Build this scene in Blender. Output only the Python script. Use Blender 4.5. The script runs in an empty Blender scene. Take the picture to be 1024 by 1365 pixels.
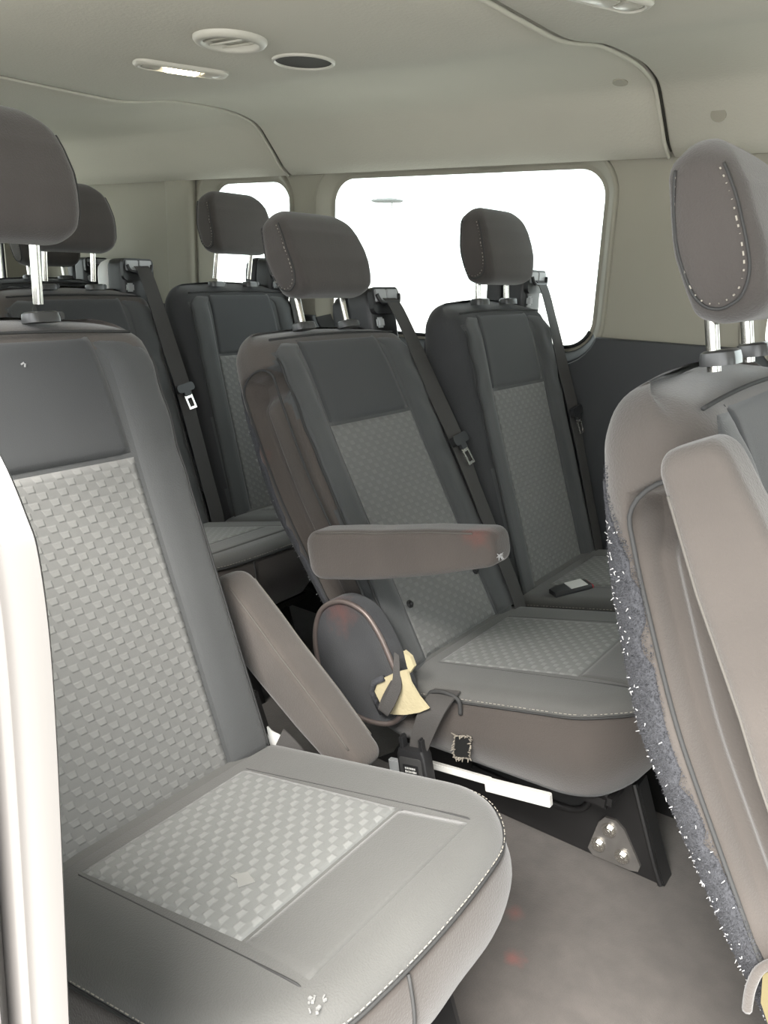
import bpy, bmesh, math, random
from mathutils import Vector, Matrix
import numpy as np
rnd = random.Random(7)
sc = bpy.context.scene
COL = sc.collection
R = math.radians

# ------------------------------------------------------------------ camera
F_PX, W_PX, H_PX = 1097.125, 1024, 1365
CAM = Vector((0.79104, -1.93222, 1.07710))
YAW, PITCH, ROLL = R(125.5598), R(-16.4277), R(1.9916)
f = Vector((math.cos(PITCH)*math.cos(YAW), math.cos(PITCH)*math.sin(YAW), math.sin(PITCH)))
r = f.cross(Vector((0, 0, 1))).normalized(); u = r.cross(f)
r2 = r*math.cos(ROLL)+u*math.sin(ROLL); u2 = -r*math.sin(ROLL)+u*math.cos(ROLL)
cd = bpy.data.cameras.new('camera'); cam = bpy.data.objects.new('camera', cd); COL.objects.link(cam)
cd.sensor_fit = 'VERTICAL'; cd.sensor_height = 36; cd.sensor_width = 36*W_PX/H_PX
cd.lens = F_PX/H_PX*36; cd.clip_start = .02; cd.clip_end = 200
cam.matrix_world = Matrix(((r2.x, u2.x, -f.x, CAM.x), (r2.y, u2.y, -f.y, CAM.y), (r2.z, u2.z, -f.z, CAM.z), (0, 0, 0, 1)))
sc.camera = cam

# ------------------------------------------------------------------ light and exposure
w = bpy.data.worlds.new('world'); sc.world = w; w.use_nodes = True
bg = w.node_tree.nodes['Background']
bg.inputs[0].default_value = (.95, .985, 1.0, 1); bg.inputs[1].default_value = 5.6
sd = bpy.data.lights.new('added_daylight', 'SUN'); added_daylight = bpy.data.objects.new('added_daylight', sd); COL.objects.link(added_daylight)
sd.energy = 22; sd.angle = R(38); sd.color = (1, .96, .90)  # soft daylight lamp added to brighten the seats by the door
added_daylight.rotation_euler = Vector((.14, -.57, .77)).to_track_quat('Z', 'Y').to_euler()
sc.view_settings.view_transform = 'Standard'; sc.view_settings.look = 'None'
sc.view_settings.gamma = 1; sc.view_settings.use_curve_mapping = False
sc.view_settings.exposure = 0.1
sc.cycles.max_bounces = 10; sc.cycles.diffuse_bounces = 6; sc.cycles.transparent_max_bounces = 12
sc.cycles.sample_clamp_indirect = 8

# ------------------------------------------------------------------ materials
def mat(name, col, rough=.6, metal=0, var=0, vscale=8, bump=0, bscale=300, sheen=0, emit=0, coat=0):
    m = bpy.data.materials.new(name); m.use_nodes = True
    nt = m.node_tree; N = nt.nodes; L = nt.links; b = N['Principled BSDF']
    b.inputs['Base Color'].default_value = (*col, 1); b.inputs['Roughness'].default_value = rough
    b.inputs['Metallic'].default_value = metal
    if sheen:
        b.inputs['Sheen Weight'].default_value = sheen; b.inputs['Sheen Roughness'].default_value = .5
    if coat: b.inputs['Coat Weight'].default_value = coat
    if emit:
        b.inputs['Emission Color'].default_value = (*col, 1); b.inputs['Emission Strength'].default_value = emit
    tc = N.new('ShaderNodeTexCoord')
    if var:
        n = N.new('ShaderNodeTexNoise'); n.inputs['Scale'].default_value = vscale; n.inputs['Detail'].default_value = 5
        L.new(tc.outputs['Object'], n.inputs['Vector'])
        mx = N.new('ShaderNodeMix'); mx.data_type = 'RGBA'
        mx.inputs['A'].default_value = (*[c*(1-var) for c in col], 1); mx.inputs['B'].default_value = (*[min(1, c*(1+var)) for c in col], 1)
        L.new(n.outputs['Fac'], mx.inputs['Factor']); L.new(mx.outputs['Result'], b.inputs['Base Color'])
    if bump:
        n = N.new('ShaderNodeTexNoise'); n.inputs['Scale'].default_value = bscale; n.inputs['Detail'].default_value = 3
        L.new(tc.outputs['Object'], n.inputs['Vector'])
        bp = N.new('ShaderNodeBump'); bp.inputs['Strength'].default_value = bump; bp.inputs['Distance'].default_value = .002
        L.new(n.outputs['Fac'], bp.inputs['Height']); L.new(bp.outputs['Normal'], b.inputs['Normal'])
    return m

def weave_mat(name, dark, light):
    """staggered basket weave from the UV map (metres)"""
    m = bpy.data.materials.new(name); m.use_nodes = True
    nt = m.node_tree; N = nt.nodes; L = nt.links; b = N['Principled BSDF']
    b.inputs['Roughness'].default_value = .85; b.inputs['Sheen Weight'].default_value = .15
    def M(op, a, c=None):
        n = N.new('ShaderNodeMath'); n.operation = op
        for i, x in enumerate((a, c)):
            if x is None: continue
            if isinstance(x, (int, float)): n.inputs[i].default_value = x
            else: L.new(x, n.inputs[i])
        return n.outputs[0]
    uv = N.new('ShaderNodeUVMap'); sp = N.new('ShaderNodeSeparateXYZ'); L.new(uv.outputs[0], sp.inputs[0])
    U = M('MULTIPLY', sp.outputs[0], 1/.0285); V = M('MULTIPLY', sp.outputs[1], 1/.0108)
    row = M('FLOOR', V); fv = M('FRACT', V)
    U2 = M('ADD', U, M('MULTIPLY', M('MODULO', M('ABSOLUTE', row), 2.0), .5))
    fu = M('FRACT', M('ADD', U2, M('MULTIPLY', fv, .10)))
    cu = M('ABSOLUTE', M('SUBTRACT', fu, .5))                       # 0 in the middle of a tuft
    half = M('ADD', .17, M('MULTIPLY', fv, .07))                    # tufts widen upwards
    a = N.new('ShaderNodeMapRange'); a.interpolation_type = 'SMOOTHSTEP'
    L.new(M('SUBTRACT', half, cu), a.inputs[0]); a.inputs[1].default_value = -.03; a.inputs[2].default_value = .05
    c = N.new('ShaderNodeMapRange'); c.interpolation_type = 'SMOOTHSTEP'
    L.new(M('SUBTRACT', .5, M('ABSOLUTE', M('SUBTRACT', fv, .5))), c.inputs[0]); c.inputs[1].default_value = 0; c.inputs[2].default_value = .22
    nz = N.new('ShaderNodeTexNoise'); nz.inputs['Scale'].default_value = 900; L.new(uv.outputs[0], nz.inputs['Vector'])
    tuft = M('MULTIPLY', M('MULTIPLY', a.outputs[0], c.outputs[0]), M('SUBTRACT', 1.1, M('MULTIPLY', fv, .5)))
    h = M('ADD', M('MULTIPLY', tuft, .85), M('MULTIPLY', nz.outputs['Fac'], .18))
    mx = N.new('ShaderNodeMix'); mx.data_type = 'RGBA'
    mx.inputs['A'].default_value = (*dark, 1); mx.inputs['B'].default_value = (*light, 1)
    L.new(h, mx.inputs['Factor']); L.new(mx.outputs['Result'], b.inputs['Base Color'])
    bp = N.new('ShaderNodeBump'); bp.inputs['Strength'].default_value = .5; bp.inputs['Distance'].default_value = .002
    L.new(h, bp.inputs['Height']); L.new(bp.outputs['Normal'], b.inputs['Normal'])
    return m

def streak_mat(name, col, var, axis_scale, stains=()):
    """worn cloth: stretched noise mottling plus soft round stains (object coordinates, radius, colour)"""
    m = mat(name, col, .95, bump=.35, bscale=420, sheen=.25)
    nt = m.node_tree; N = nt.nodes; L = nt.links; b = N['Principled BSDF']
    tc = N.new('ShaderNodeTexCoord'); mp = N.new('ShaderNodeMapping'); mp.inputs['Scale'].default_value = axis_scale
    L.new(tc.outputs['Object'], mp.inputs[0])
    n = N.new('ShaderNodeTexNoise'); n.inputs['Scale'].default_value = 1; n.inputs['Detail'].default_value = 6
    L.new(mp.outputs[0], n.inputs['Vector'])
    mx = N.new('ShaderNodeMix'); mx.data_type = 'RGBA'
    mx.inputs['A'].default_value = (*[c*(1-var) for c in col], 1); mx.inputs['B'].default_value = (*[c*(1+var) for c in col], 1)
    L.new(n.outputs['Fac'], mx.inputs['Factor']); out = mx.outputs['Result']
    for p, rad, sc_, amt in stains:
        d = N.new('ShaderNodeVectorMath'); d.operation = 'DISTANCE'; d.inputs[1].default_value = p
        nn = N.new('ShaderNodeTexNoise'); nn.inputs['Scale'].default_value = 60
        L.new(tc.outputs['Object'], nn.inputs['Vector']); L.new(tc.outputs['Object'], d.inputs[0])
        ad = N.new('ShaderNodeMath'); ad.operation = 'MULTIPLY_ADD'; ad.inputs[1].default_value = rad*1.2
        L.new(nn.outputs['Fac'], ad.inputs[0]); L.new(d.outputs['Value'], ad.inputs[2])
        mr = N.new('ShaderNodeMapRange'); mr.inputs[1].default_value = rad*.5; mr.inputs[2].default_value = rad*1.6
        mr.inputs[3].default_value = amt; mr.inputs[4].default_value = 0
        L.new(ad.outputs[0], mr.inputs[0])
        m2 = N.new('ShaderNodeMix'); m2.data_type = 'RGBA'; L.new(mr.outputs[0], m2.inputs['Factor'])
        L.new(out, m2.inputs['A']); m2.inputs['B'].default_value = (*sc_, 1); out = m2.outputs['Result']
    L.new(out, b.inputs['Base Color'])
    return m

RED = (.19, .05, .04)
M = {}
M['cloth'] = mat('charcoal_cloth', (.056, .058, .059), .92, var=.18, vscale=6, bump=.3, bscale=500, sheen=.2)
M['side'] = streak_mat('worn_brown_cloth', (.062, .053, .047), .22, (14, 14, 5), ())
M['head'] = streak_mat('headrest_cloth', (.047, .041, .038), .25, (16, 16, 5))
M['newcloth'] = mat('dark_side_cloth', (.034, .035, .037), .92, var=.15, vscale=6, bump=.3, bscale=500, sheen=.15)
M['panel'] = mat('smooth_dark_cloth', (.041, .043, .045), .93, var=.15, vscale=5, bump=.2, bscale=700, sheen=.2)
M['weave'] = weave_mat('grey_woven_cloth', (.138, .138, .133), (.176, .176, .169))
M['weave_seat'] = weave_mat('pale_woven_cloth', (.135, .138, .133), (.20, .203, .196))
M['carpet_back'] = mat('seat_back_carpet', (.045, .046, .052), 1, var=.5, vscale=220, bump=1, bscale=260)
M['stitch'] = mat('pale_thread', (.30, .28, .24), .8)
M['piping'] = mat('dark_piping', (.03, .03, .03), .8)
M['black'] = mat('black_plastic', (.018, .018, .019), .45)
M['blackmetal'] = mat('black_painted_steel', (.011, .0105, .0105), .38, var=.3, vscale=25)
M['chrome'] = mat('polished_steel', (.75, .73, .68), .22, 1)
M['guide'] = mat('grey_plastic_collar', (.05, .05, .05), .3)
M['web'] = mat('seat_belt_webbing', (.05, .047, .045), .75, bump=.5, bscale=900)
M['greyplastic'] = mat('mid_grey_plastic', (.38, .39, .40), .45)
M['palegrey'] = mat('pale_grey_plastic', (.62, .62, .60), .4)
M['foam'] = mat('yellow_seat_foam', (.44, .38, .24), .95, var=.15, vscale=40, bump=.4, bscale=200)
M['dimfoam'] = mat('light_dimmed_foam', (.11, .09, .042), .95, var=.2, vscale=40)  # foam colour darkened to offset the strong light on the tear
M['red'] = mat('red_plastic', (.5, .02, .03), .4)
M['headliner'] = mat('headliner_fabric', (.45, .435, .375), .95, var=.06, vscale=3, bump=.35, bscale=170)
M['trim'] = mat('beige_wall_trim', (.30, .285, .235), .7, var=.05, vscale=4, bump=.15, bscale=400)
M['darktrim'] = mat('dark_grey_wall_trim', (.034, .036, .038), .5, bump=.15, bscale=500)
M['groove'] = mat('seam_gap_shade', (.05, .05, .042), .95)  # dark strip behind the panel gap, seam shade put into its colour
M['carpet'] = streak_mat('floor_carpet', (.060, .052, .047), .35, (30, 30, 30),
    [((.40, -1.02, .12), .020, (.20, .06, .05), .6), ((.36, -.94, .12), .018, (.18, .06, .05), .5)])
M['rubber'] = mat('black_rubber_seal', (.012, .012, .012), .5)
M['doorgrey'] = mat('door_frame_gloss', (.095, .089, .085), .35, coat=.2)
M['sealgrey'] = mat('grey_seal_rubber', (.085, .08, .076), .35)
M['lens'] = mat('lit_lamp_lens', (1, .86, .62), .3, emit=14)
M['lens_off'] = mat('frosted_lamp_lens', (.42, .41, .36), .3)
M['dark'] = mat('mesh_and_vent_shade', (.028, .025, .020), .8)
M['whitebar'] = mat('white_plastic_strip', (.62, .61, .58), .4)
M['concrete'] = mat('pale_concrete', (.5, .49, .47), .9, var=.1)
M['hinge'] = streak_mat('recliner_cover_plastic', (.032, .033, .036), .25, (20, 20, 20), [((-.03, -.27, .505), .045, (.13, .045, .035), .75)])
M['rim'] = mat('worn_cover_rim', (.16, .13, .12), .45, metal=.5)
M['lint'] = mat('white_lint', (.36, .36, .36), 1)
def glass_mat():
    m = bpy.data.materials.new('window_glass'); m.use_nodes = True
    nt = m.node_tree; N = nt.nodes; L = nt.links; N.remove(N['Principled BSDF'])
    t = N.new('ShaderNodeBsdfTransparent'); t.inputs[0].default_value = (.76, .79, .78, 1)
    g = N.new('ShaderNodeBsdfGlossy'); g.inputs['Roughness'].default_value = .03
    x = N.new('ShaderNodeMixShader'); fr = N.new('ShaderNodeLayerWeight'); fr.inputs[0].default_value = .5
    pw = N.new('ShaderNodeMath'); pw.operation = 'POWER'; pw.inputs[1].default_value = 5; L.new(fr.outputs['Facing'], pw.inputs[0])
    ma = N.new('ShaderNodeMath'); ma.operation = 'MULTIPLY_ADD'; ma.inputs[1].default_value = .7; ma.inputs[2].default_value = .03; L.new(pw.outputs[0], ma.inputs[0])
    L.new(ma.outputs[0], x.inputs[0]); L.new(t.outputs[0], x.inputs[1]); L.new(g.outputs[0], x.inputs[2])
    L.new(x.outputs[0], N['Material Output'].inputs[0]); return m
M['glass'] = glass_mat()

# ------------------------------------------------------------------ helpers
def mesh_from(name, verts, faces, m, smooth=True, uvs=None):
    me = bpy.data.meshes.new(name); me.from_pydata([tuple(v) for v in verts], [], faces); me.update()
    bm = bmesh.new(); bm.from_mesh(me); bmesh.ops.recalc_face_normals(bm, faces=bm.faces); bm.to_mesh(me); bm.free()
    if smooth: me.polygons.foreach_set('use_smooth', [True]*len(me.polygons))
    if uvs is not None:
        lay = me.uv_layers.new(name='UVMap')
        for lp in me.loops: lay.data[lp.index].uv = uvs[lp.vertex_index]
    me.materials.append(m); return me
def obj(name, me, parent=None, loc=None, rot=None, label=None):
    o = bpy.data.objects.new(name, me); COL.objects.link(o)
    if parent is not None: o.parent = parent
    if loc is not None: o.location = loc
    if rot is not None: o.rotation_euler = rot
    if label: o['label'] = label
    return o
def tag(o, label=None, cat=None, group=None, kind=None):
    for k, v in (('label', label), ('category', cat), ('group', group), ('kind', kind)):
        if v: o[k] = v
    return o
def empty(name, loc, label=None, cat=None, group=None, kind=None):
    o = bpy.data.objects.new(name, None); COL.objects.link(o); o.location = loc; o.empty_display_size = .1
    return tag(o, label, cat, group, kind)
class MB:
    def __init__(s): s.v = []; s.f = []
    def add(s, v, fc):
        o = len(s.v); s.v += [tuple(x) for x in v]; s.f += [tuple(i+o for i in q) for q in fc]; return s
    def box(s, c, d, rot=None, bev=0):
        bm = bmesh.new(); bmesh.ops.create_cube(bm, size=1)
        for v in bm.verts: v.co = Vector((v.co.x*d[0], v.co.y*d[1], v.co.z*d[2]))
        if bev: bmesh.ops.bevel(bm, geom=bm.edges[:], offset=bev, segments=2, affect='EDGES')
        Q = rot or Matrix.Identity(3); bm.verts.index_update()
        s.add([Q @ v.co + Vector(c) for v in bm.verts], [[v.index for v in q.verts] for q in bm.faces]); bm.free(); return s
    def cyl(s, a, b, rad, n=20, r2=None, cap=True):
        a = Vector(a); b = Vector(b); t = (b-a).normalized()
        x = t.orthogonal().normalized(); y = t.cross(x); r2 = rad if r2 is None else r2
        V = [p+(x*math.cos(k*2*math.pi/n)+y*math.sin(k*2*math.pi/n))*q for p, q in ((a, rad), (b, r2)) for k in range(n)]
        Fc = [(k, (k+1) % n, n+(k+1) % n, n+k) for k in range(n)]
        if cap: Fc += [tuple(range(n))[::-1], tuple(range(n, 2*n))]
        return s.add(V, Fc)
    def tube(s, pts, rad, n=8, closed=False, flat=None):
        pts = [Vector(p) for p in pts]; V = []; Fc = []; m = len(pts); up = None
        for i, p in enumerate(pts):
            a = pts[(i-1) % m] if (closed or i) else p; b = pts[(i+1) % m] if (closed or i < m-1) else p
            t = (b-a).normalized()
            if up is None: up = t.orthogonal().normalized()
            up = (up-t*up.dot(t)).normalized(); y = t.cross(up)
            for k in range(n):
                q = k*2*math.pi/n; V.append(p+(up*math.cos(q)+y*math.sin(q))*rad)
        for i in range(m if closed else m-1):
            j = (i+1) % m
            Fc += [(i*n+k, i*n+(k+1) % n, j*n+(k+1) % n, j*n+k) for k in range(n)]
        if not closed: Fc += [tuple(range(n)), tuple(range((m-1)*n, m*n))]
        return s.add(V, Fc)
    def loft(s, secs, cap0=True, cap1=True):
        n = len(secs[0]); V = [p for q in secs for p in q]; Fc = []
        for i in range(len(secs)-1):
            Fc += [(i*n+k, i*n+(k+1) % n, (i+1)*n+(k+1) % n, (i+1)*n+k) for k in range(n)]
        if cap0: Fc.append(tuple(range(n)))
        if cap1: Fc.append(tuple(range((len(secs)-1)*n, len(secs)*n)))
        return s.add(V, Fc)
    def mesh(s, name, m, smooth=False, auto=None):
        me = mesh_from(name, s.v, s.f, m, smooth or bool(auto))
        if auto: me.set_sharp_from_angle(angle=R(auto))
        return me
def rrect(a0, a1, b0, b1, rad, n=8, m=6):
    """rounded rectangle loop in (a, b); m extra points on each straight edge"""
    rad = max(1e-4, min(rad, (a1-a0)/2-1e-5, (b1-b0)/2-1e-5)); P = []
    cs = [(a1-rad, b1-rad, 0), (a0+rad, b1-rad, 90), (a0+rad, b0+rad, 180), (a1-rad, b0+rad, 270)]
    for k, (ca, cb, st) in enumerate(cs):
        for i in range(n+1):
            q = R(st+90*i/n); P.append((ca+rad*math.cos(q), cb+rad*math.sin(q)))
        x, y = P[-1]; c2, b2, s2 = cs[(k+1) % 4]; q = R(s2); X, Y = c2+rad*math.cos(q), b2+rad*math.sin(q)
        for i in range(1, m+1): P.append((x+(X-x)*i/(m+1), y+(Y-y)*i/(m+1)))
    return P
def ss(a, b, x):
    t = min(1, max(0, (x-a)/(b-a))); return t*t*(3-2*t)
def lerp_tab(tab, x):
    if x <= tab[0][0]: return tab[0][1]
    for (x0, y0), (x1, y1) in zip(tab, tab[1:]):
        if x <= x1:
            t = (x-x0)/(x1-x0); return y0+(y1-y0)*t
    return tab[-1][1]
def smooth_tab(tab, x, h=.02): return sum(lerp_tab(tab, x+k*h) for k in (-1, -.5, 0, .5, 1))/5
def dashes(mb, pts, dash=.0055, gap=.003, wd=.0014, nrm=None):
    """short stitches along a polyline"""
    pts = [Vector(p) for p in pts]; pos = 0.0
    for a, b in zip(pts, pts[1:]):
        L = (b-a).length
        if L < 1e-6: continue
        t = (b-a)/L
        while pos < L:
            p = a+t*pos; q = a+t*min(L, pos+dash)
            mb.cyl(p, q, wd/2, 5); pos += dash+gap
        pos -= L
    return mb
def spline(P, n=8):
    P = [Vector(p) for p in P]; out = []
    for i in range(len(P)-1):
        p0 = P[max(0, i-1)]; p1 = P[i]; p2 = P[i+1]; p3 = P[min(len(P)-1, i+2)]
        for k in range(n):
            t = k/n
            out.append(.5*((2*p1)+(p2-p0)*t+(2*p0-5*p1+4*p2-p3)*t*t+(3*p1-p0-3*p2+p3)*t**3))
    return out+[P[-1]]

# ------------------------------------------------------------------ van shell
FL = .12           # floor height
YL, YR = .10, -1.73
YC = (YL+YR)/2
prof_l = [(.085, 1.343), (.066, 1.352), (.045, 1.366), (.015, 1.396), (-.02, 1.430), (-.05, 1.457), (-.085, 1.473), (-.16, 1.484), (-.26, 1.484),
          (-.37, 1.477), (-.44, 1.465), (-.50, 1.455), (-.56, 1.450), (-.68, 1.449), (YC, 1.449)]
prof = spline([(a, b, 0) for a, b in prof_l], 4)
prof = [(p.x, p.y) for p in prof]; prof = prof+[(2*YC-a, b) for a, b in prof[-2::-1]]
def headliner(x0, x1, name, parent):
    V = []; Fc = []; n = len(prof)
    xs = [(x0, .010), (x0+.001, .004), (x0+.006, 0)]+[(x0+.006+(x1-x0-.012)*k/12, 0) for k in range(1, 12)]+[(x1-.006, 0), (x1-.001, .004), (x1, .010)]
    for x, dz in xs:
        for a, b in prof: V.append((x, a+(a-YC)/1.8*dz, b+dz))
    for i in range(len(xs)-1):
        for k in range(n-1): Fc.append((i*n+k, i*n+k+1, (i+1)*n+k+1, (i+1)*n+k))
    return obj(name, mesh_from(name, V, Fc, M['headliner']), parent)
ceil = tag(obj('ceiling', MB().box((.0, YC, 1.56), (5.0, 1.86, .05), bev=.01).mesh('ceiling', M['concrete'])), 'van roof over the beige headliner', kind='structure')
hl = [headliner(a, b, 'headliner_panel', ceil) for a, b in ((-2.47, -1.054), (-1.046, .114), (.122, 2.45))]
for x in (-1.05, .118):
    V = [(x+s*.02, a, b+.012) for a, b in prof for s in (-1, 1)]
    obj('seam_welt', MB().tube([(x-.0045, a+(a-YC)/1.8*-.002, b-.0005) for a, b in prof], .0045, 8).mesh('seam_welt', M['headliner'], True), ceil)
    obj('seam_backing', mesh_from('seam_backing', V, [(2*i, 2*i+1, 2*i+3, 2*i+2) for i in range(len(prof)-1)], M['groove']), ceil)
floor = tag(obj('floor', MB().box((0, YC, FL-.03), (5.0, 1.84, .06)).mesh('floor', M['carpet'])), 'worn grey brown carpet', kind='structure')

def curve_wall(name, outer, holes, thick, m, plane='XZ', off=0, bev=0):
    c = bpy.data.curves.new(name, 'CURVE'); c.dimensions = '2D'; c.fill_mode = 'BOTH'; c.extrude = thick/2
    if bev: c.bevel_depth = bev; c.bevel_resolution = 2
    for L in [outer]+holes:
        s = c.splines.new('POLY'); s.points.add(len(L)-1); s.use_cyclic_u = True
        for p, q in zip(s.points, L): p.co = (q[0], q[1], 0, 1)
    t = bpy.data.objects.new('tmp', c); COL.objects.link(t)
    dg = bpy.context.evaluated_depsgraph_get(); dg.update()
    me = bpy.data.meshes.new_from_object(t.evaluated_get(dg)); me.name = name
    bpy.data.objects.remove(t); bpy.data.curves.remove(c)
    for v in me.vertices:
        x, y, z = v.co
        v.co = (x, off-z, y) if plane == 'XZ' else (off+z, x, y)
    me.materials.clear(); me.materials.append(m); me.update()
    return me
def tub(name, pts, rad, m, parent, closed=True, n=8): return obj(name, MB().tube(pts, rad, n, closed).mesh(name, m, True), parent)
wins_l = [(-1.455, -1.105), (-.925, -.052), (.36, 1.30)]
ZB, ZT = .893, 1.338
def wloop(x0, x1, e=0, rad=.075): return rrect(x0-e, x1+e, ZB-e, ZT+e, rad+e, 8, 0)
wl = tag(obj('wall_left', curve_wall('wall_left', [(-2.47, 0), (2.45, 0), (2.45, 1.56), (-2.47, 1.56)], [wloop(*q, .043) for q in wins_l], .03, M['trim'], off=YL+.03)),
         'beige upper side wall trim across the van', kind='structure')
# dark lower trim follows the bottoms of the windows
top = []
ZD = .926
for x0, x1 in wins_l:
    L = wloop(x0, x1, .045)
    low = sorted([q for q in L if q[1] < ZD+.002], key=lambda q: math.atan2(q[1]-1.3, q[0]-(x0+x1)/2))
    low = [q for q in L if q[1] <= ZD]
    low.sort(key=lambda q: (q[0]))
    top += [(low[0][0], ZD)]+low+[(low[-1][0], ZD)]
obj('lower_panel', curve_wall('lower_panel', [(-2.47, ZD)]+top+[(2.45, ZD), (2.45, .1), (-2.47, .1)], [], .022, M['darktrim'], off=YL+.004, bev=.004), wl, label='dark grey lower wall trim panel')
for i, (x0, x1) in enumerate(wins_l):
    wn = tag(obj('window_%d' % (i+1), curve_wall('window_pane', wloop(x0, x1, .004), [], .004, M['glass'], off=YL+.052)),
             ['small rear side window behind the headrests', 'large side window with rounded corners', 'front side window mostly outside the picture'][i], kind='structure')
    # splayed reveal ring from the wall face to the glass
    prf = [(.045, .018), (.044, .006), (.040, .003), (.034, .006), (.010, .044), (.006, .048), (-.004, .050)]
    secs = [[(a, YL+dy, b) for a, b in rrect(x0-e, x1+e, ZB-e, ZT+e, .075+e, 8, 24)] for e, dy in prf]
    me = MB().loft(secs, False, False).mesh('window_reveal', M['trim'], True); me.materials.append(M['darktrim'])
    n_ = len(secs[0])
    for p in me.polygons:
        if p.center.z < ZD and p.index < 4*n_-n_//2: p.material_index = 1
    for p in me.polygons: p.material_index = 1 if (p.center.z < ZD and p.center.y < YL+.042) else 0
    obj('window_reveal', me, wn)
    lw = sorted([(a, b) for a, b in rrect(x0+.002, x1-.002, ZB+.002, ZT-.002, .073, 8, 24) if b < ZB+.06], key=lambda q: q[0])
    tub('rubber_seal', [(a, YL+.048, b) for a, b in lw], .005, M['rubber'], wn, closed=False)
# pillar trims on the left wall
obj('pillar_trim', MB().loft([[(a, YL+dy, b) for a, b in rrect(-1.645-e, -1.505+e, .925, 1.40, .01, 3, 0)] for e, dy in ((0, .01), (-.003, -.008), (-.012, -.016), (-.03, -.018))]).mesh('pillar_trim', M['trim'], auto=50), wl)
# rear wall with two door windows
rear_holes = [rrect(-.80, -.05, .90, 1.33, .06, 6, 0), rrect(-1.55, -.90, .90, 1.33, .06, 6, 0)]
rw = tag(obj('wall_rear', curve_wall('wall_rear', [(YR, 0), (YL+.05, 0), (YL+.05, 1.56), (YR, 1.56)], rear_holes, .04, M['trim'], 'YZ', -2.47)), 'beige rear door wall at the far end', kind='structure')
for i, h in enumerate(rear_holes):
    wn = tag(obj('window_%d' % (i+4), curve_wall('window_pane', h, [], .004, M['glass'], 'YZ', -2.485)), 'rear door window %s' % ('on the far side', 'on the near side')[i], kind='structure')
    tub('rubber_seal', [(-2.465, a, b) for a, b in h], .008, M['rubber'], wn)
# right wall: rear quarter with window, open sliding door ahead of it, front pillar
rh = [rrect(-2.2, -1.15, .95, 1.33, .06, 6, 0)]
aper = [(.35, .12), (.36, .60), (.365, .86), (.365, .92), (.36, .968), (.35, .995), (.34, 1.018), (.30, 1.030), (.2, 1.035), (-.90, 1.05), (-.95, 1.07), (-.97, 1.12), (-.97, 1.27), (-.95, 1.33), (-.90, 1.35), (1.50, 1.35), (1.55, 1.30), (1.55, .12)]
wr = tag(obj('wall_right', curve_wall('wall_right', [(-2.47, .0), (.34, .0)]+[(a-.01, b) for a, b in aper[:9]]+[(-.9, 1.04)]+aper[10:]+[(1.55, 0), (2.45, 0), (2.45, 1.56), (-2.47, 1.56)], rh, .04, M['trim'], off=YR-.02)),
         'near side wall with the open sliding door gap', kind='structure')
wn = tag(obj('window_6', curve_wall('window_pane', rh[0], [], .004, M['glass'], off=YR-.03)), 'near side rear window out of the picture', kind='structure')
# front bulkhead
wf = tag(obj('wall_front', curve_wall('wall_front', [(YR, 0), (YL+.05, 0), (YL+.05, 1.56), (YR, 1.56)], [rrect(-1.6, -.03, .85, 1.40, .08, 6, 0)], .04, M['darktrim'], 'YZ', 2.45)), 'front end of the cabin out of the picture', kind='structure')
wn = tag(obj('window_7', curve_wall('window_pane', rrect(-1.6, -.03, .85, 1.40, .08, 6, 0), [], .004, M['glass'], 'YZ', 2.46)), 'windscreen out of the picture', kind='structure')

# glossy door aperture frame seen at the left edge
def sweep(path, sect, name, m, parent):
    """sect: (offset outwards from the opening along -normal, y) swept along a path in the XZ plane"""
    P = spline([(a, 0, b) for a, b in path], 6); secs = []
    for i, p in enumerate(P):
        t = (P[min(i+1, len(P)-1)]-P[max(i-1, 0)]).normalized(); nrm = Vector((t.z, 0, -t.x))   # points towards +X for an upward path
        secs.append([p+nrm*a+Vector((0, yy, 0)) for a, yy in sect])
    return obj(name, MB().loft(secs).mesh(name, m, auto=50), parent)
fr = tag(empty('trim_1', (0, 0, 0)), 'glossy pale grey door frame at the left edge', kind='structure')
pth = [(.432, .14), (.450, .42), (.462, .58), (.470, .694), (.476, .776), (.482, .862), (.484, .918), (.481, .956), (.475, .971), (.459, .995), (.43, 1.020), (.36, 1.043), (.2, 1.05), (0, 1.053)]
sweep(pth, [(-.105, -1.712), (-.030, -1.742), (-.018, -1.752), (-.026, -1.760), (-.048, -1.762), (-.105, -1.730)], 'door_frame_panel', M['doorgrey'], fr)
sweep(pth, [(-.050, -1.755), (-.050, -1.766), (-.060, -1.772), (-.18, -1.772), (-.18, -1.712), (-.110, -1.712)], 'door_frame_outer', M['palegrey'], fr)
sweep(pth, [(-.020, -1.7435), (-.004, -1.7470), (.000, -1.7500), (-.004, -1.7545), (-.012, -1.758), (-.022, -1.758)], 'door_seal', M['sealgrey'], fr)
sweep(pth, [(-.036, -1.763), (-.030, -1.770), (-.034, -1.777), (-.042, -1.779), (-.050, -1.772), (-.052, -1.763)], 'frame_ridge', M['sealgrey'], fr)

# outside
tag(obj('ground_outside', MB().box((0, 0, -.78), (160, 160, .1)).mesh('ground_outside', M['concrete'])), 'pale concrete outside the van', kind='structure')

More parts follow.
